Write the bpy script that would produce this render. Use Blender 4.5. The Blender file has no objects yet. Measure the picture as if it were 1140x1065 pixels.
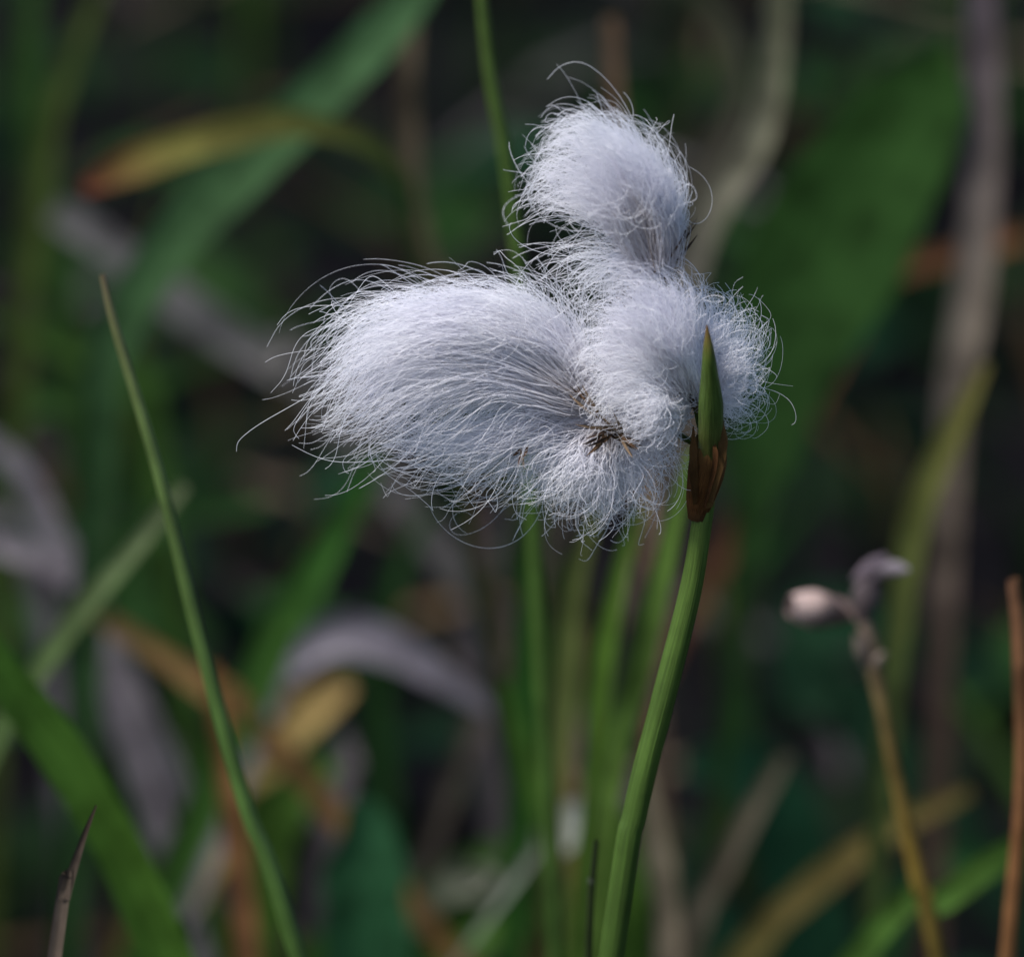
import bpy, math, random
import numpy as np
from mathutils import Vector, noise
random.seed(7); rng=np.random.default_rng(11)
scene=bpy.context.scene
scene.view_settings.view_transform='Standard'; scene.view_settings.look='None'; scene.view_settings.exposure=0

# ---------------------------------------------------------------- camera
PITCH=math.radians(20); DIST=0.633
FWD=Vector((0,math.cos(PITCH),-math.sin(PITCH))); UPV=Vector((0,math.sin(PITCH),math.cos(PITCH)))
TARGET=Vector((0,0,0.30)); C=TARGET-FWD*DIST
cam_d=bpy.data.cameras.new("camera"); cam=bpy.data.objects.new("camera",cam_d); scene.collection.objects.link(cam)
cam.location=C; cam.rotation_euler=(math.pi/2-PITCH,0,0)
cam_d.lens=200; cam_d.sensor_width=36; cam_d.clip_start=0.01; cam_d.clip_end=500
cam_d.dof.use_dof=True; cam_d.dof.focus_distance=DIST-0.003; cam_d.dof.aperture_fstop=17
scene.camera=cam
K=0.18/1140
def P(u,v,y):
    d=FWD+Vector((1,0,0))*((u-570)*K)+UPV*((532.5-v)*K)
    return C+d*((y-C.y)/d.y)
def W(px,y): return px*K*(y-C.y)/math.cos(PITCH)

# ---------------------------------------------------------------- world + sun
sunv=Vector((-0.46,-0.34,0.82)).normalized()
el=math.asin(sunv.z); rot=math.atan2(sunv.x,sunv.y)
w=bpy.data.worlds.new("World"); scene.world=w; w.use_nodes=True
nt=w.node_tree; bg=nt.nodes['Background']; sky=nt.nodes.new('ShaderNodeTexSky')
sky.sky_type='NISHITA'; sky.sun_disc=False; sky.sun_elevation=el; sky.sun_rotation=rot
nt.links.new(sky.outputs[0],bg.inputs[0]); bg.inputs[1].default_value=0.13
sd=bpy.data.lights.new("sun",'SUN'); sd.energy=5.0; sd.angle=math.radians(7); sd.color=(1,0.96,0.91)
so=bpy.data.objects.new("sun",sd); scene.collection.objects.link(so); so.rotation_euler=sunv.to_track_quat('Z','Y').to_euler()

# ---------------------------------------------------------------- materials
def plant_mat(name,rough=0.5,transl=0.3,streak=60,spot=0.35,spec=0.4):
    m=bpy.data.materials.new(name); m.use_nodes=True; t=m.node_tree; N=t.nodes; L=t.links
    p=N['Principled BSDF']; out=N['Material Output']
    at=N.new('ShaderNodeAttribute'); at.attribute_name='Col'
    uv=N.new('ShaderNodeUVMap')
    mp=N.new('ShaderNodeMapping'); mp.inputs['Scale'].default_value=(streak,2,1); L.new(uv.outputs[0],mp.inputs[0])
    n1=N.new('ShaderNodeTexNoise'); n1.inputs['Scale'].default_value=1; n1.inputs['Detail'].default_value=4; L.new(mp.outputs[0],n1.inputs[0])
    tc=N.new('ShaderNodeTexCoord'); n2=N.new('ShaderNodeTexNoise'); n2.inputs['Scale'].default_value=160; n2.inputs['Detail'].default_value=5; L.new(tc.outputs['Object'],n2.inputs[0])
    r1=N.new('ShaderNodeMapRange'); r1.inputs[1].default_value=.3; r1.inputs[2].default_value=.7; r1.inputs[3].default_value=0.62; r1.inputs[4].default_value=1.3; L.new(n1.outputs[0],r1.inputs[0])
    r2=N.new('ShaderNodeMapRange'); r2.inputs[1].default_value=.3; r2.inputs[2].default_value=.7; r2.inputs[3].default_value=1-spot; r2.inputs[4].default_value=1+spot; L.new(n2.outputs[0],r2.inputs[0])
    mu=N.new('ShaderNodeMath'); mu.operation='MULTIPLY'; L.new(r1.outputs[0],mu.inputs[0]); L.new(r2.outputs[0],mu.inputs[1])
    vm=N.new('ShaderNodeVectorMath'); vm.operation='SCALE'; L.new(at.outputs['Color'],vm.inputs[0]); L.new(mu.outputs[0],vm.inputs['Scale'])
    L.new(vm.outputs[0],p.inputs['Base Color']); p.inputs['Roughness'].default_value=rough
    p.inputs['Specular IOR Level'].default_value=spec
    bp=N.new('ShaderNodeBump'); bp.inputs['Strength'].default_value=0.5; bp.inputs['Distance'].default_value=0.0003; L.new(n1.outputs[0],bp.inputs['Height']); L.new(bp.outputs[0],p.inputs['Normal'])
    if transl>0:
        tr=N.new('ShaderNodeBsdfTranslucent'); L.new(vm.outputs[0],tr.inputs[0]); mx=N.new('ShaderNodeMixShader'); mx.inputs[0].default_value=transl
        L.new(p.outputs[0],mx.inputs[1]); L.new(tr.outputs[0],mx.inputs[2]); L.new(mx.outputs[0],out.inputs[0])
    return m
M_LEAF=plant_mat("leaf_blade",0.6,0.35,30,spec=.06)
M_STEM=plant_mat("ribbed_stem",0.42,0.0,26,0.25,0.35)
M_DEAD=plant_mat("dead_plant",0.8,0.15,40,0.5,0.12)

# soil
ms=bpy.data.materials.new("soil"); ms.use_nodes=True; t=ms.node_tree; p=t.nodes['Principled BSDF']; p.inputs['Roughness'].default_value=1; p.inputs['Specular IOR Level'].default_value=.05
tc=t.nodes.new('ShaderNodeTexCoord'); n=t.nodes.new('ShaderNodeTexNoise'); n.inputs['Scale'].default_value=14; n.inputs['Detail'].default_value=6; t.links.new(tc.outputs['Object'],n.inputs[0])
cr=t.nodes.new('ShaderNodeValToRGB'); e=cr.color_ramp.elements; e[0].position=.38; e[0].color=(.002,.002,.003,1); e[1].position=.66; e[1].color=(.008,.020,.007,1)
x=cr.color_ramp.elements.new(.52); x.color=(.005,.004,.005,1)
t.links.new(n.outputs[0],cr.inputs[0]); t.links.new(cr.outputs[0],p.inputs['Base Color'])
bp=t.nodes.new('ShaderNodeBump'); bp.inputs['Distance'].default_value=.01; t.links.new(n.outputs[0],bp.inputs['Height']); t.links.new(bp.outputs[0],p.inputs['Normal'])

# ---------------------------------------------------------------- mesh builder
class MB:
    def __init__(s): s.v=[];s.f=[];s.c=[];s.uv=[];s.mi=[]
    def ring_grid(s,rings,cols,closed,uu,vv,mi=0):
        b=len(s.v); n=len(rings[0])
        for i,r in enumerate(rings):
            for j,q in enumerate(r):
                s.v.append(tuple(q)); s.c.append(cols[i]); s.uv.append((uu[j],vv[i]))
        for i in range(len(rings)-1):
            for j in range(n if closed else n-1):
                k=(j+1)%n; s.f.append((b+i*n+j,b+i*n+k,b+(i+1)*n+k,b+(i+1)*n+j)); s.mi.append(mi)
    def build(s,name,mats,parent=None):
        me=bpy.data.meshes.new(name); me.from_pydata(s.v,[],s.f)
        for m in mats: me.materials.append(m)
        ca=me.color_attributes.new('Col','FLOAT_COLOR','POINT')
        ca.data.foreach_set('color',np.array([(a[0],a[1],a[2],1) for a in s.c],dtype=np.float32).ravel())
        ul=me.uv_layers.new(name='UVMap'); li=np.empty(len(me.loops),dtype=np.int32); me.loops.foreach_get('vertex_index',li)
        ul.data.foreach_set('uv',np.array(s.uv,dtype=np.float32)[li].ravel())
        me.polygons.foreach_set('material_index',s.mi); me.polygons.foreach_set('use_smooth',[True]*len(me.polygons))
        me.update(); o=bpy.data.objects.new(name,me); scene.collection.objects.link(o)
        if parent: o.parent=parent
        return o
def spline(pts,n):
    pts=[Vector(q) for q in pts]
    if len(pts)==2: return [pts[0].lerp(pts[1],i/(n-1)) for i in range(n)]
    a=[pts[0]*2-pts[1]]+pts+[pts[-1]*2-pts[-2]]; segs=len(pts)-1; out=[]
    for i in range(n):
        x=i/(n-1)*segs; k=min(int(x),segs-1); f=x-k; p0,p1,p2,p3=a[k:k+4]
        out.append(0.5*((2*p1)+(p2-p0)*f+(2*p0-5*p1+4*p2-p3)*f*f+(3*p1-p0-3*p2+p3)*f**3))
    return out
def interp(vals,x):
    x=max(0,min(1,x))*(len(vals)-1); k=min(int(x),len(vals)-2); f=x-k
    if isinstance(vals[0],(int,float)): return vals[k]*(1-f)+vals[k+1]*f
    return tuple(vals[k][i]*(1-f)+vals[k+1][i]*f for i in range(3))
def ribbon(mb,pts,width,cols,n=24,facing=None,twist=(0,0),fold=0.25,mi=0,seed=0):
    c=spline(pts,n); rings=[];cc=[];vv=[]
    for i in range(n):
        tt=i/(n-1); T=(c[min(i+1,n-1)]-c[max(i-1,0)]).normalized()
        fc=facing or Vector((0,-0.94,0.34)); S=T.cross(fc)
        if S.length<1e-4: S=T.cross(Vector((1,0,0)))
        S.normalize(); Nn=S.cross(T).normalized(); a=twist[0]*(1-tt)+twist[1]*tt
        D=S*math.cos(a)+Nn*math.sin(a); H=Nn*math.cos(a)-S*math.sin(a)
        wd=interp(width,tt)/2; wob=1+0.05*math.sin(tt*23+seed)
        rings.append([c[i]-D*wd*wob, c[i]-D*wd*.5-H*wd*fold*.6, c[i]-H*wd*fold, c[i]+D*wd*.5-H*wd*fold*.6, c[i]+D*wd*wob])
        cc.append(interp(cols,tt)); vv.append(tt*4)
    mb.ring_grid(rings,cc,False,[0,.25,.5,.75,1],vv,mi)
def tube(mb,pts,rad,cols,n=24,sides=10,mi=0,rib=0.0,flat=1.0):
    c=spline(pts,n); rings=[];cc=[];vv=[]
    for i in range(n):
        tt=i/(n-1); T=(c[min(i+1,n-1)]-c[max(i-1,0)]).normalized(); S=T.cross(Vector((0,-1,0.1))).normalized(); B=T.cross(S)
        r=interp(rad,tt); rings.append([c[i]+(S*math.cos(a)+B*math.sin(a)*flat)*r*(1+(rib if j%2 else -rib)) for j,a in ((j,2*math.pi*j/sides) for j in range(sides))])
        cc.append(interp(cols,tt)); vv.append(tt*4)
    mb.ring_grid(rings,cc,True,[abs(2*j/sides-1) for j in range(sides)],vv,mi)
def to_ground(a,b,lim=0.10):
    """continue a stalk from b to its root in the soil"""
    t=b-a
    if b.z<=0.004: return []
    k=b.z/max(-t.z,1e-5); dx=max(-lim,min(lim,t.x*k*0.7)); dy=max(-lim,min(lim,t.y*k*0.5))
    root=Vector((b.x+dx,b.y+dy,-0.004)); mid=b.lerp(root,.5)+Vector((dx*.1,0,0)); return [mid,root]

# ---------------------------------------------------------------- ground
def gh(x,y): return 0.012*noise.noise(Vector((x*6,y*6,0)))+0.006*noise.noise(Vector((x*19,y*19,3)))
gv=[];gf=[]
xs=[-200,-60,-20,-8,-4]+list(np.linspace(-2,2,90))+[4,8,20,60,200]; ys=[-200,-60,-20,-6,-3]+list(np.linspace(-1.5,3.5,110))+[5,9,20,60,200]
for yy in ys:
    for xx in xs: gv.append((xx,yy,gh(xx,yy)-0.004))
nx=len(xs)
for j in range(len(ys)-1):
    for i in range(nx-1): gf.append((j*nx+i,j*nx+i+1,(j+1)*nx+i+1,(j+1)*nx+i))
gm=bpy.data.meshes.new("ground"); gm.from_pydata(gv,[],gf); gm.materials.append(ms); gm.polygons.foreach_set('use_smooth',[True]*len(gf))
go=bpy.data.objects.new("ground",gm); scene.collection.objects.link(go)

# ---------------------------------------------------------------- colours
GR=(.045,.10,.018); GRB=(.065,.14,.022); GRD=(.014,.040,.011); OL=(.11,.13,.03); YL=(.20,.22,.06)
BR=(.09,.045,.02); OC=(.22,.14,.045); TAN=(.26,.20,.13); GY=(.19,.165,.175); OR=(.26,.13,.05); TEAL=(.014,.055,.024)

# ---------------------------------------------------------------- grass mass
mb=MB()
def rnd_blade(x,y,h,wd,col,lean=0.5,mi=0,n=6):
    a=random.uniform(0,6.283); l=h*random.uniform(.1,lean); z0=gh(x,y)-.005
    p0=Vector((x,y,z0)); p1=p0+Vector((math.cos(a)*l*.3,math.sin(a)*l*.3,h*.55)); p2=p0+Vector((math.cos(a)*l,math.sin(a)*l,h*random.uniform(.75,1)))
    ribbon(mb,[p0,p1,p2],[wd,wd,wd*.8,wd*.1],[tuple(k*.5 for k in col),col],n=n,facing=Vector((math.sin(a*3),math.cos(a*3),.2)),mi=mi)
gcols=[GR,GRD,TEAL,(.03,.08,.02),(.06,.12,.02),(.03,.07,.015),(.02,.05,.015),(.08,.11,.025),(.13,.09,.04)]
for i in range(7500):
    y=random.uniform(-1.2,3.2); x=random.uniform(-1.6,1.6)
    if noise.noise(Vector((x*6,y*6,7)))<-0.10: continue
    vis = abs(x)<0.10+0.09*(y+0.6) and -0.1<y<1.5
    h=random.uniform(.04,.12) if vis else random.uniform(.05,.17)
    if abs(x)<.05 and y<-.2: h=min(h,.12)
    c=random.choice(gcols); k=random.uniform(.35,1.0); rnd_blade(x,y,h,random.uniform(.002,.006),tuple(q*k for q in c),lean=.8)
for i in range(1500):
    y=random.uniform(3.2,9); x=random.uniform(-5,5); rnd_blade(x,y,random.uniform(.1,.25),random.uniform(.006,.012),random.choice(gcols),n=4)
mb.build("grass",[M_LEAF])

# low broad-leaved herbs
mb=MB()
def leaf(c,dirv,L,wd,col,up=Vector((0,0,1))):
    d=dirv.normalized(); pts=[c,c+d*L*.5+Vector((0,0,L*.12)),c+d*L]
    ribbon(mb,pts,[wd*.1,wd*.75,wd,wd*.85,wd*.05],[col,col],n=8,facing=up,fold=.2)
for i in range(7000):
    y=random.uniform(-.6,2.8); x=random.uniform(-1.2,1.2)
    q=noise.noise(Vector((x*7,y*7,2)))
    if q<0.0: continue
    z=random.uniform(.005,.05+.07*max(0,q)); a=random.uniform(0,6.283); col=random.choice([TEAL,GRD,(.016,.05,.014),(.028,.08,.022),(.035,.095,.022)]); k=random.uniform(.2,.95)
    leaf(Vector((x,y,z)),Vector((math.cos(a),math.sin(a),random.uniform(-.3,.5))),random.uniform(.018,.045),random.uniform(.012,.026),tuple(q*k for q in col),Vector((random.uniform(-.5,.5),random.uniform(-.8,.2),1)))
mb.build("low_herbs",[M_LEAF])

# litter
mb=MB()
for i in range(1000):
    y=random.uniform(-.8,2.4); x=random.uniform(-1.2,1.2); a=random.uniform(0,6.283); L=random.uniform(.04,.14); z=random.uniform(.003,.03)
    d=Vector((math.cos(a),math.sin(a),random.uniform(-.1,.25))); c=Vector((x,y,gh(x,y)+z)); col=random.choice([GY,TAN,BR,(.16,.10,.05),(.10,.07,.08)]); k=random.uniform(.15,.6)
    ribbon(mb,[c,c+d*L*.5+Vector((0,0,random.uniform(0,.015))),c+d*L+Vector((random.uniform(-.01,.01),0,0))],[.002,.006,.005,.001],[tuple(q*k for q in col)]*2,n=6,facing=Vector((0,-.2,1)))
mb.build("leaf_litter",[M_DEAD])

# ---------------------------------------------------------------- individual background / side plants
def sc(cols,k): return [tuple(q*k for q in c) for c in cols]
def blade(name,uvs,y,width,cols,mat=M_LEAF,ground=True,dy=0,twist=(0,0),fold=.3,n=36):
    m=MB(); m_=len(uvs)
    pts=[P(u,v,y+dy*i/(m_-1)) for i,(u,v) in enumerate(uvs)]
    if ground: pts+=to_ground(pts[-2],pts[-1])
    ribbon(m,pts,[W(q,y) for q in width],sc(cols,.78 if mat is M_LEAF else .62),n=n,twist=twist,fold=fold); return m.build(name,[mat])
def stalk(name,uvs,y,width,cols,mat=M_STEM,ground=True,dy=0,n=36):
    m=MB(); m_=len(uvs); pts=[P(u,v,y+dy*i/(m_-1)) for i,(u,v) in enumerate(uvs)]
    if ground: pts+=to_ground(pts[-2],pts[-1])
    tube(m,pts,[W(q,y)/2 for q in width],sc(cols,.8),n=n); return m.build(name,[mat])
# tip first, root last
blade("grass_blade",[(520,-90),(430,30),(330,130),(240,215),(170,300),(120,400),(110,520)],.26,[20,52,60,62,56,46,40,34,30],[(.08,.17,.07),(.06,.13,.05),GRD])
blade("grass_blade",[(92,210),(150,182),(250,150),(350,140),(440,190),(470,330)],.24,[16,40,38,26,18,14,14,14],[(.18,.045,.03),(.21,.19,.05),(.11,.12,.03),(.03,.06,.015),(.014,.035,.01),GRD])
stalk("grass_stalk",[(528,-80),(545,80),(562,170),(578,300),(590,500)],.11,[9,14,15,16,18,20,20],[(.09,.15,.03),(.07,.13,.025),GR])
blade("dead_grass_blade",[(458,-60),(452,100),(458,220),(480,330)],.28,[22,26,26,22,20],[(.14,.11,.07),(.10,.08,.055),BR],M_DEAD)
blade("dead_grass_blade",[(680,20),(682,90),(690,200),(700,330)],.25,[16,22,22,18],[(.24,.15,.09),(.15,.10,.07)],M_DEAD)
blade("dead_grass_blade",[(870,-80),(862,60),(845,150),(800,225),(770,300),(760,400)],.25,[24,34,34,34,28,20,20],[(.20,.21,.12),(.24,.23,.16),(.20,.18,.15),BR],M_DEAD)
blade("broad_leaf",[(1055,45),(1020,120),(950,230),(880,370),(850,500),(830,640)],.29,[6,100,150,165,140,90,40,18,14,12],[(.04,.10,.022),(.034,.088,.02),(.024,.06,.016),GRD],fold=.2)
blade("dead_grass_blade",[(1092,-40),(1095,150),(1085,300),(1062,450),(1050,620),(1045,780)],.29,[30,44,42,38,34,30,26],[(.14,.11,.13),(.28,.23,.18),(.13,.09,.07),BR],M_DEAD)
blade("dead_grass_blade",[(760,-30),(810,40),(820,130),(780,210)],.34,[20,26,26,20],[(.08,.09,.05),(.10,.08,.07)],M_DEAD)
blade("dead_grass_blade",[(1140,262),(1060,285),(990,305),(940,380)],.38,[20,26,26,20],[(.17,.07,.03),(.12,.06,.03)],M_DEAD)
blade("grass_blade",[(1098,405),(1060,480),(1020,575),(1000,700),(990,800)],.2,[10,34,32,28,22,20],[(.22,.19,.06),(.16,.18,.05),(.07,.10,.03),GRD])
stalk("dead_stalk",[(1128,645),(1136,720),(1138,880),(1122,1065)],.06,[14,20,18,20,20],[(.22,.11,.06),(.22,.10,.04),(.14,.08,.03)],M_DEAD)
blade("grass_blade",[(1200,890),(1140,935),(1050,1000),(950,1070)],.12,[26,32,32,30,28],[GRB,(.08,.17,.03),GR])
blade("grass_blade",[(1080,880),(980,930),(890,1000),(820,1075)],.24,[14,34,36,34,28],[(.17,.13,.04),(.15,.12,.04),OL])
stalk("grass_stalk",[(114,306),(130,370),(175,520),(225,720),(275,900),(335,1075)],.04,[7,11,14,17,19,21,21,21],[(.20,.16,.09),(.13,.20,.06),(.09,.17,.04),(.08,.16,.035),GR])
blade("grass_blade",[(-60,650),(0,745),(95,880),(190,1075)],.10,[30,52,58,54,44],[(.045,.12,.02),(.08,.18,.025),GR],fold=.5)
blade("grass_blade",[(-70,630),(-10,715),(95,855),(200,1040),(215,1080)],.12,[10,16,16,14,12],[(.03,.09,.02),(.03,.09,.02)],fold=.5)
blade("grass_blade",[(205,540),(150,610),(90,680),(30,765),(-20,850)],.16,[14,24,26,26,24],[(.16,.20,.10),(.15,.23,.08),(.10,.18,.05)])
blade("dead_grass_blade",[(110,685),(180,730),(235,770),(300,820)],.26,[20,26,26,22],[(.28,.18,.07),(.28,.14,.05)],M_DEAD)
blade("dead_grass_blade",[(235,740),(250,840),(262,940),(272,1040)],.20,[18,26,30,28],[(.30,.15,.05),(.30,.14,.06),BR],M_DEAD)
blade("dead_grass_blade",[(60,235),(130,280),(220,350),(310,405),(350,430)],.40,[30,42,44,40,20],[(.19,.18,.18),(.21,.20,.19),(.10,.09,.09)],M_DEAD)
blade("dead_grass_blade",[(-40,470),(20,520),(55,590),(110,690)],.30,[20,34,26,20],[(.28,.25,.27),(.31,.28,.30),(.18,.16,.17)],M_DEAD)
blade("dead_grass_blade",[(-30,600),(40,620),(80,640),(110,720)],.28,[20,38,32,20],[(.28,.25,.27),(.31,.27,.30),(.12,.11,.12)],M_DEAD)
blade("dead_grass_blade",[(-20,560),(20,600),(50,700),(60,800)],.34,[20,24,24,16],[(.18,.16,.18),(.15,.13,.14)],M_DEAD)
blade("dead_grass_blade",[(40,540),(70,600),(100,660),(90,760)],.36,[10,22,20,14],[(.20,.17,.18),(.14,.12,.13)],M_DEAD)
blade("dead_grass_blade",[(560,800),(500,758),(440,722),(380,706),(320,735),(290,800)],.28,[10,40,50,46,24,14],[(.14,.13,.15),(.31,.28,.33),(.31,.29,.32),(.08,.07,.07)],M_DEAD,fold=.5)
blade("dead_grass_blade",[(560,560),(540,640),(530,720),(540,800)],.40,[14,36,36,20],[(.12,.10,.12),(.10,.09,.09)],M_DEAD)
blade("grass_blade",[(420,500),(370,600),(320,690),(285,760)],.26,[22,44,44,36],[(.03,.10,.02),(.055,.14,.025),GRD])
blade("dead_leaf",[(390,760),(350,785),(300,815),(270,860)],.30,[20,70,70,40],[(.40,.28,.11),(.36,.26,.09),OL],M_DEAD,n=20)
blade("green_leaf",[(370,850),(330,880),(300,920),(290,980)],.28,[20,70,60,30],[(.08,.17,.03),(.07,.14,.02)],n=20)
blade("green_leaf",[(400,890),(410,930),(405,990),(410,1060)],.24,[30,95,100,60],[(.04,.13,.055),(.025,.10,.04)],n=20)
blade("green_leaf",[(640,1000),(560,1010),(470,1040),(400,1070)],.28,[20,110,110,60],[(.06,.14,.02),(.045,.11,.02)],n=20)
blade("green_leaf",[(560,940),(520,970),(470,1000),(440,1040)],.34,[20,60,60,40],[(.06,.13,.03),(.05,.10,.02)],n=20)
blade("green_leaf",[(760,860),(800,850),(860,880),(880,940)],.36,[20,80,90,40],[(.015,.06,.03),(.012,.05,.025)],n=20)
blade("green_leaf",[(860,720),(890,760),(930,770),(960,800)],.42,[20,70,70,30],[(.02,.06,.03),(.018,.05,.025)],n=20)
blade("green_leaf",[(790,950),(770,990),(790,1030),(820,1070)],.34,[20,80,80,40],[(.02,.07,.035),(.015,.05,.03)],n=20)
blade("dead_leaf",[(655,895),(632,915),(605,938),(585,962)],.21,[16,52,50,20,4,3,3],[(.50,.52,.48),(.42,.45,.38),(.10,.12,.06)],M_DEAD,n=24)
blade("dead_leaf",[(550,970),(520,985),(485,1000)],.28,[16,40,30,6,4],[(.40,.41,.32),(.25,.27,.18),(.06,.08,.03)],M_DEAD,n=20)
blade("dead_leaf",[(380,810),(385,850),(375,890)],.32,[10,34,30,6,4],[(.32,.28,.30),(.18,.16,.17),(.05,.05,.04)],M_DEAD,n=20)
blade("dead_leaf",[(690,880),(684,905),(676,930)],.24,[10,30,26,6,4],[(.36,.34,.30),(.24,.24,.16),(.05,.06,.03)],M_DEAD,n=20)
for uvs,y,wd,col in [
 ([(600,540),(590,650),(582,780),(578,900),(570,1070)],.22,30,(.03,.10,.018)),
 ([(665,560),(640,660),(628,780),(615,900),(620,1070)],.18,26,(.14,.17,.05)),
 ([(715,560),(690,640),(668,760),(660,880),(640,1070)],.16,24,(.11,.21,.03)),
 ([(770,500),(745,600),(712,740),(680,860),(662,1000)],.12,28,(.12,.21,.04)),
 ([(640,620),(620,720),(600,850),(610,960)],.28,34,(.05,.10,.02)),
 ([(560,760),(585,850),(610,940),(620,1070)],.2,20,(.09,.19,.03)),
 ([(480,560),(440,640),(420,760),(430,900)],.36,30,(.02,.06,.015)),
 ([(40,-60),(30,100),(60,300),(90,500)],.42,40,(.04,.09,.022)),
 ([(-20,350),(60,380),(150,420),(170,540)],.42,40,(.05,.11,.022)),
 ([(130,-60),(60,120),(30,300),(20,420)],.38,30,(.07,.10,.025)),
 ([(300,560),(150,600),(130,760),(150,900)],.40,40,(.03,.08,.02)),
 ([(700,900),(690,960),(700,1070)],.22,60,(.06,.13,.02)),
 ([(250,400),(120,440),(20,460),(-20,600)],.44,36,(.035,.09,.02)),
 ([(900,560),(830,650),(820,800),(850,960)],.42,30,(.02,.06,.015)),
 ([(1150,960),(1060,960),(1000,1010),(980,1075)],.32,40,(.03,.10,.03)),
 ]:
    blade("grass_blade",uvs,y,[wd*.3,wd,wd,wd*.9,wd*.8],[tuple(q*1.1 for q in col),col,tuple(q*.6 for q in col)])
blade("dead_grass_blade",[(715,850),(730,920),(742,1000),(745,1075)],.2,[16,28,28,24],[(.27,.23,.15),(.28,.22,.16)],M_DEAD)
blade("dead_grass_blade",[(875,840),(840,900),(790,990),(760,1070)],.24,[14,28,30,28],[(.15,.13,.09),(.17,.14,.10)],M_DEAD)
blade("dead_grass_blade",[(640,700),(632,800),(625,900)],.24,[16,24,24],[(.24,.15,.05),(.2,.13,.04)],M_DEAD)
stalk("dead_stalk",[(664,935),(658,1000),(655,1075)],.02,[6,9,9,10],[(.02,.03,.01),(.03,.05,.012)])
blade("dead_grass_tip",[(107,896),(92,935),(72,1000),(60,1070)],0.0,[2,9,14,18,18],[(.06,.04,.03),(.17,.13,.10),(.08,.055,.04)],M_DEAD,fold=.5)

# ---------------------------------------------------------------- withered flower stalk (right)
e=bpy.data.objects.new("withered_flower",None); scene.collection.objects.link(e)
m=MB(); y=.10
pts=[P(962,690,y),P(972,735,y),P(985,800,y),P(1005,900,y),P(1025,990,y),P(1045,1075,y)]; pts+=to_ground(pts[-2],pts[-1])
tube(m,pts,[W(q,y)/2 for q in (16,22,15,17,19,20,20,20)],sc([(.2,.15,.12),(.21,.15,.06),(.24,.16,.03),(.18,.13,.03),OL],.85),n=40)
m.build("stem",[M_DEAD],e)
m=MB()
def pod(base,tip,wd,c0,c1,flat=.7,bend=Vector((0,0,0)),end=.25):
    tube(m,[base,base.lerp(tip,.5)+bend,tip],[wd*.15,wd*.3,wd*.46,wd*.5,wd*.42,wd*end],[c0,c1],n=14,sides=9,rib=.06,flat=flat)
pod(P(943,688,y),P(880,674,y-.004),W(44,y),(.12,.07,.05),(.60,.45,.41),bend=Vector((0,0,.0004)),end=.3)
pod(P(955,690,y),P(925,668,y+.003),W(24,y),(.12,.09,.08),(.14,.10,.10))
pod(P(962,692,y),P(966,642,y),W(34,y),(.13,.10,.10),(.15,.12,.13))
pod(P(966,650,y),P(1012,634,y-.003),W(20,y),(.14,.11,.13),(.28,.25,.28),bend=Vector((0,0,.001)),end=.12)
pod(P(950,645,y+.002),P(988,620,y+.002),W(22,y),(.14,.11,.13),(.16,.13,.16))
pod(P(968,750,y),P(984,726,y-.002),W(14,y),(.2,.16,.13),(.3,.24,.2))
pod(P(968,750,y),P(955,705,y-.002),W(18,y),(.2,.16,.13),(.22,.17,.14))
m.build("seed_pods",[M_DEAD],e)

# ---------------------------------------------------------------- COTTONGRASS
cg=bpy.data.objects.new("cottongrass",None); scene.collection.objects.link(cg)
m=MB()
pts=[P(787,470,-.001),P(786,540,0),P(780,590,0),P(768,660,0),P(738,780,0),P(708,900,0),P(680,1070,0)]; pts+=to_ground(pts[-2],pts[-1],.03)
tube(m,pts,[W(q,0)/2 for q in (20,22,23,25,27,28,29,29,29)],[(.06,.10,.02),(.068,.118,.022),(.06,.11,.02),(.05,.095,.017),(.03,.06,.012)],n=60,sides=24,rib=.035)
m.build("stem",[M_STEM],cg)
m=MB()
tube(m,[P(787,362,-.009),P(789,400,-.0085),P(791,450,-.0062),P(790,500,-.0036),P(786,560,-.001)],[W(q,0)/2 for q in (1.5,11,18,27,27,24,18)],[(.14,.07,.02),(.075,.12,.022),(.075,.125,.027),(.10,.11,.027),(.12,.06,.02)],n=30,sides=18,rib=.05)
m.build("bract_spike",[M_STEM],cg)
m=MB()
tube(m,[P(789,486,-.0034),P(789,505,-.0028),P(785,530,-.0016),P(779,558,-.0003),P(777,576,0)],[W(q,0)/2 for q in (27,36,41,40,34,27,23)],[(.16,.10,.035),(.16,.075,.024),(.13,.055,.018),(.09,.038,.013),(.05,.025,.01)],n=24,sides=22,rib=.035)
for (a,b,c_,dz,wd,cc) in [((805,468),(804,503),(791,560),-.0052,10,(.20,.11,.04)),((794,486),(796,515),(784,565),-.0056,6,(.14,.06,.022)),((772,474),(772,515),(774,562),-.0046,9,(.17,.085,.03))]:
    ribbon(m,[P(*a,dz+.0004),P(*b,dz),P(*c_,dz+.0022)],[W(1,0),W(wd,0),W(wd,0),W(wd*.5,0)],[cc,tuple(q*.75 for q in cc),tuple(q*.5 for q in cc)],n=14,fold=.3)
m.build("bract_sheath",[M_DEAD],cg)
m=MB()
top=P(785,500,.001)
spk=[((764,252),(742,292),.001,6),((748,272),(728,300),-.001,5),((642,436),(668,462),-.004,6),((765,425),(772,452),-.002,4),
     ((705,500),(684,482),-.0045,9),((658,500),(676,480),-.005,9),((680,466),(700,492),-.004,6),((576,512),(584,500),-.003,4),((650,480),(690,474),-.004,5),((720,482),(745,470),-.004,4)]
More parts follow.
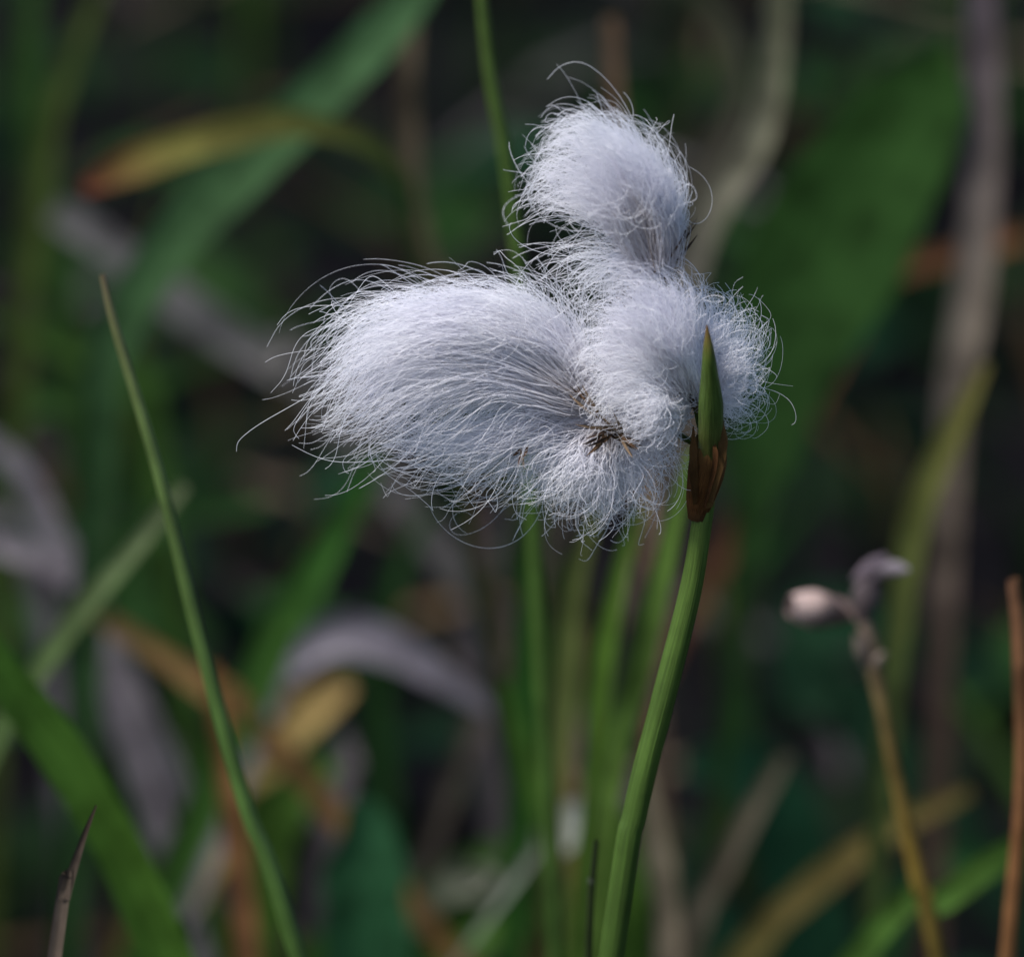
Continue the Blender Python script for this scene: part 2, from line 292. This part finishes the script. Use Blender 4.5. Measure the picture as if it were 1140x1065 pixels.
for bu,bv,dy in [(735,300,.002),(660,462,0),(772,450,0),(675,472,-.002)]:
    b=P(bu,bv,dy); tube(m,[top,top.lerp(b,.5)+Vector((0,0.001,.001)),b],[W(8,0)/2,W(6,0)/2,W(7,0)/2],[GR,OL,(.16,.10,.05)],n=12,sides=8)
for (tu,tv),(bu,bv),dy,cnt in spk:
    for k in range(cnt):
        b=P(bu+random.uniform(-6,6),bv+random.uniform(-6,6),dy+random.uniform(-.001,.001)); tp=P(tu+random.uniform(-13,13),tv+random.uniform(-10,10),dy-.001+random.uniform(-.002,.0015))
        c=random.choice([(.12,.07,.04),(.20,.14,.09),(.06,.04,.03),(.09,.055,.04),(.26,.21,.17)])
        ribbon(m,[b,b.lerp(tp,.6)+Vector((0,-.0004,0)),tp],[W(1.6,0),W(3.4,0),W(2.6,0),W(.5,0)],[c,tuple(q*1.2 for q in c)],n=8,facing=Vector((random.uniform(-.6,.6),-1,random.uniform(-.3,.5))))
m.build("spikelet_scales",[M_DEAD],cg)

# hair
mh=bpy.data.materials.new("cotton_hair"); mh.use_nodes=True; t=mh.node_tree; N=t.nodes; L=t.links; N.remove(N['Principled BSDF'])
tc=N.new('ShaderNodeTexCoord'); nn=N.new('ShaderNodeTexNoise'); nn.inputs['Scale'].default_value=90; L.new(tc.outputs['Object'],nn.inputs[0])
cr=N.new('ShaderNodeValToRGB'); cr.color_ramp.elements[0].position=.3; cr.color_ramp.elements[0].color=(.88,.87,.94,1); cr.color_ramp.elements[1].position=.7; cr.color_ramp.elements[1].color=(.96,.955,.985,1); L.new(nn.outputs[0],cr.inputs[0])
at=N.new('ShaderNodeAttribute'); at.attribute_name='tint'; mxc=N.new('ShaderNodeMixRGB'); mxc.inputs[2].default_value=(.24,.17,.13,1); L.new(at.outputs['Fac'],mxc.inputs[0]); L.new(cr.outputs[0],mxc.inputs[1])
d=N.new('ShaderNodeBsdfDiffuse'); tr=N.new('ShaderNodeBsdfTranslucent'); gl=N.new('ShaderNodeBsdfGlossy'); gl.inputs['Roughness'].default_value=.4
L.new(mxc.outputs[0],d.inputs[0]); L.new(mxc.outputs[0],tr.inputs[0])
mx=N.new('ShaderNodeMixShader'); mx.inputs[0].default_value=.38; L.new(d.outputs[0],mx.inputs[1]); L.new(tr.outputs[0],mx.inputs[2])
mx2=N.new('ShaderNodeMixShader'); mx2.inputs[0].default_value=.08; L.new(mx.outputs[0],mx2.inputs[1]); L.new(gl.outputs[0],mx2.inputs[2]); L.new(mx2.outputs[0],N['Material Output'].inputs[0])

Rn=np.array([1,0,0.]);Fn=np.array(FWD);Un=np.array(UPV);Cn=np.array(C)
def Pn(u,v,y):
    d=Fn[None,None]+((u-570)*K)[...,None]*Rn+((532.5-v)*K)[...,None]*Un
    return Cn+d*((y-Cn[1])/d[...,1])[...,None]
def resamp(g,k):
    c=spline([(a,b,0) for a,b in g],60); c=np.array([(q.x,q.y) for q in c]); s=np.r_[0,np.cumsum(np.linalg.norm(np.diff(c,axis=0),axis=1))]; s/=s[-1]
    q=np.linspace(0,1,k); return np.stack([np.interp(q,s,c[:,0]),np.interp(q,s,c[:,1])],1)
def tuft(name,guides,n,w0,D,amp=5,fly=.05,clump=.75,nclump=120,lmin=.5,pw=None,rad=.032,w1=0,curl=1.0,camp=4,hf=2.4,tl=2.4,tk=.6,ss=.65,lf=.4):
    KK=32; G=np.array([resamp(g,40) for g in guides]); ng=len(guides); cen=G.mean(0)
    cs=rng.uniform(0,ng-1,nclump); cx=rng.uniform(-1,1,nclump)
    wgt=np.clip(rng.gamma(.9,1.0,nclump),0,3.5)+.06
    if pw is not None: wgt=wgt*np.interp(cs,np.arange(ng),pw)
    idx=rng.choice(nclump,n,p=wgt/wgt.sum())
    s_r=np.clip(cs[idx]+rng.normal(0,ss,n),0,ng-1); x_r=np.clip(cx[idx]+rng.normal(0,.35,n),-1,1)
    clen=rng.uniform(.80,1.03,nclump)
    Lh=rng.uniform(lmin,1.0,n)**.85*clen[idx]
    tt=np.linspace(0,1,KK)[None]*Lh[:,None]
    loose=(rng.random(n)<lf)[:,None]
    cl=clump*tt*np.where(loose,.1,1)
    s=s_r[:,None]*(1-cl)+cs[idx][:,None]*cl; xi=x_r[:,None]*(1-cl)+cx[idx][:,None]*cl
    # loose hairs drift sideways across the neighbouring locks
    s=np.clip(s+np.where(loose,rng.normal(0,1.0,n)[:,None]*tt,0),0,ng-1)
    k0=np.clip(np.floor(s).astype(int),0,ng-2); f=s-k0
    ti=np.clip(tt,0,1)*39; t0=np.clip(np.floor(ti).astype(int),0,38); tf=ti-t0
    def gs(k): return G[k,t0]*(1-tf)[...,None]+G[k,t0+1]*tf[...,None]
    pos=gs(k0)*(1-f)[...,None]+gs(k0+1)*f[...,None]
    ce=cen[t0]*(1-tf)[...,None]+cen[t0+1]*tf[...,None]
    sh=np.sqrt(np.clip(1-(xi*.85)**2,0,1)); pos=ce+(pos-ce)*(1-(1-sh)*np.clip(tt*2.5,0,1))[...,None]
    prof=np.sin(np.clip(tt*.62+.06,0,1)*np.pi)**.8
    dep=w0+w1*tt+D*prof*xi
    u=pos[...,0];v=pos[...,1]
    isf=(rng.random(n)<fly)[:,None]; A=amp*np.where(isf,1.9,1)*np.where(loose,1.6,1)*rng.uniform(.4,1.5,n)[:,None]; A=np.broadcast_to(A,tt.shape)
    def wob(m_,frs):
        o=0
        for fr,a in frs:
            ph=rng.uniform(0,6.28,m_)[:,None]; fq=fr*rng.uniform(.7,1.4,m_)[:,None]
            if m_==n: o=o+a*(np.sin(tt*fq+ph)-np.sin(ph))
            else: o=o+a*(np.sin(tt*fq[idx]+ph[idx])-np.sin(ph[idx]))
        return o
    g=tt**1.2
    F1=((2.2,.6),(5,.6),(10,.42)); F2=((2,.8),(4.5,.5)); F3=((16,.7),(27,.4))
    h=hf*np.clip(rng.gamma(1.5,.6,n),0,3)[:,None]*np.clip(tt*1.5-.3,0,1)
    u=u+wob(n,F1)*A*g+wob(nclump,F2)*camp*g+wob(n,F3)*h; v=v+wob(n,F1)*A*g+wob(nclump,F2)*camp*g+wob(n,F3)*h; dep=dep+wob(n,F1)*A*g*1.2+wob(nclump,F2)*camp*g
    tip=np.clip((tt/Lh[:,None]-.5)/.5,0,1); ca=rng.uniform(0,6.28,n)[:,None]; cd=rng.choice([-1,1],n)[:,None]; cr_=np.clip(rng.gamma(2,2.6,n),0,10)[:,None]*curl*np.where(isf,1.4,1)
    th=tip*rng.uniform(1.5,5.5,n)[:,None]*cd
    u=u+cr_*(np.cos(ca+th)-np.cos(ca)); v=v+cr_*(np.sin(ca+th)-np.sin(ca))
    rs=(1-np.clip(tt*1.6,0,1)); u=u+rs*rng.normal(0,7,n)[:,None]; v=v+rs*rng.normal(0,7,n)[:,None]; dep=dep+rs*rng.normal(0,8,n)[:,None]
    pos=Pn(u,v,dep*1e-4)
    hc=bpy.data.hair_curves.new(name); hc.add_curves([KK]*n)
    hc.attributes['position'].data.foreach_set('vector',pos.astype(np.float32).ravel())
    ra=hc.attributes.get('radius') or hc.attributes.new('radius','FLOAT','POINT')
    r=(rad*1e-3)*(1-.5*(tt/Lh[:,None])**1.5)*rng.uniform(.55,1.45,n)[:,None]; ra.data.foreach_set('value',r.astype(np.float32).ravel())
    ta=hc.attributes.new('tint','FLOAT','POINT'); tn=np.clip(tk-tt*tl,0,1)*rng.uniform(.1,1,n)[:,None]+np.where(rng.random(n)<.05,.6,0)[:,None]*np.clip(1.1-tt*1.6,0,1); tn=np.clip(tn,0,1); ta.data.foreach_set('value',tn.astype(np.float32).ravel())
    hc.materials.append(mh); o=bpy.data.objects.new(name,hc); scene.collection.objects.link(o); o.parent=cg; return o

A=[[(742,288),(757,250),(748,205),(730,172)],
   [(738,288),(743,228),(722,170),(690,138)],
   [(730,288),(716,213),(688,150),(655,117),(628,130)],
   [(724,288),(692,217),(655,158),(618,147),(594,184)],
   [(718,290),(675,233),(630,198),(592,202),(576,242)],
   [(712,290),(672,254),(630,234),(600,238),(582,260)]]
tuft("cotton_tuft",A,2500,-5,56,amp=4,w1=-10,nclump=100,camp=4.5,tl=1.6,tk=.75,clump=.7,curl=1.2)
B=[[(652,440),(650,385),(632,335),(608,304),(590,308)],
   [(645,440),(618,370),(570,330),(510,322),(450,334)],
   [(640,440),(590,378),(505,346),(430,346),(380,372),(358,412)],
   [(636,442),(572,396),(490,374),(415,392),(370,434),(326,466)],
   [(634,445),(560,412),(480,410),(420,440),(378,478),(332,476)],
   [(632,450),(560,432),(500,442),(450,472),(390,508)],
   [(636,455),(585,450),(540,465),(505,495),(445,532)],
   [(642,458),(605,470),(578,490),(545,525)]]
tuft("cotton_tuft",B,3300,-8,48,amp=7,pw=[.8,1.4,1.6,1.3,.55,.26,.2,.2],nclump=130,w1=-6,camp=8,lmin=.4,hf=3.4,ss=.8,curl=1.4)
Cc=[[(772,432),(772,372),(762,318),(740,296)],
   [(765,430),(742,352),(708,306),(676,296)],
   [(758,435),(716,370),(675,330),(640,340)],
   [(753,440),(706,404),(662,390),(636,418)],
   [(753,445),(710,436),(670,448),(652,476)],
   [(753,450),(726,466),(702,486),(692,502)],
   [(757,455),(748,484),(740,500),(730,512)]]
tuft("cotton_tuft",Cc,3400,-24,54,amp=5,w1=-24,nclump=110,camp=5,lmin=.55,tl=3.5,tk=.4,curl=1.2)
C2=[[(768,430),(766,360),(755,314),(728,296)],
   [(774,430),(786,372),(790,333),(772,310)],
   [(778,430),(806,388),(824,360),(832,348)],
   [(780,435),(812,415),(836,402),(836,380)],
   [(780,440),(808,440),(830,438),(828,420)],
   [(780,445),(800,456),(815,462),(812,477)]]
tuft("cotton_tuft",C2,1300,25,38,amp=6,fly=.08,nclump=50,curl=1.8,camp=6)
Dd=[[(672,472),(618,470),(566,490),(526,515)],
   [(672,474),(620,500),(572,532),(540,552)],
   [(672,476),(637,520),(602,557),(574,584)],
   [(678,478),(664,530),(648,562),(638,578)],
   [(684,478),(692,530),(702,566),(716,582)],
   [(688,480),(716,510),(724,550),(718,580)],
   [(692,476),(727,488),(750,500),(744,514)]]
tuft("cotton_tuft",Dd,1350,0,42,amp=7.5,fly=.08,nclump=50,curl=2.0,hf=3.6,tl=2.4,tk=.9,camp=7)
E=[[(738,290),(700,262),(650,258),(590,270)],
   [(738,292),(695,280),(640,290),(585,300)],
   [(735,296),(690,300),(650,318),(620,345)],
   [(740,296),(715,310),(690,325),(665,345)]]
tuft("cotton_wisps",E,260,0,45,amp=10,fly=.1,nclump=50,curl=2.4)
# tangled loose fibres lying over and around the tufts
F_=[[(640,440),(560,470),(470,480),(380,468)],[(640,445),(560,485),(480,510),(410,518)],[(645,450),(600,495),(540,530),(490,540)]]
tuft("cotton_wisps",F_,480,8,45,amp=11,fly=.1,nclump=150,curl=2.6,hf=4,lf=.8)
G_=[[(640,430),(540,350),(440,330),(380,358),(350,410)],[(640,440),(540,380),(430,362),(360,400),(335,455)],[(640,440),(540,400),(440,420),(370,470),(335,478)],[(640,445),(540,440),(440,470),(390,505),(350,505)]]
tuft("cotton_wisps",G_,650,-14,50,amp=12,fly=.1,nclump=200,curl=2.4,hf=3.5,lf=.8,camp=6)
tuft("cotton_wisps",A,300,-12,60,amp=9,fly=.1,nclump=120,curl=2.2,hf=3,lf=.8)
tuft("cotton_wisps",Cc,260,-32,58,amp=9,fly=.1,nclump=120,curl=2.2,hf=3,lf=.8)
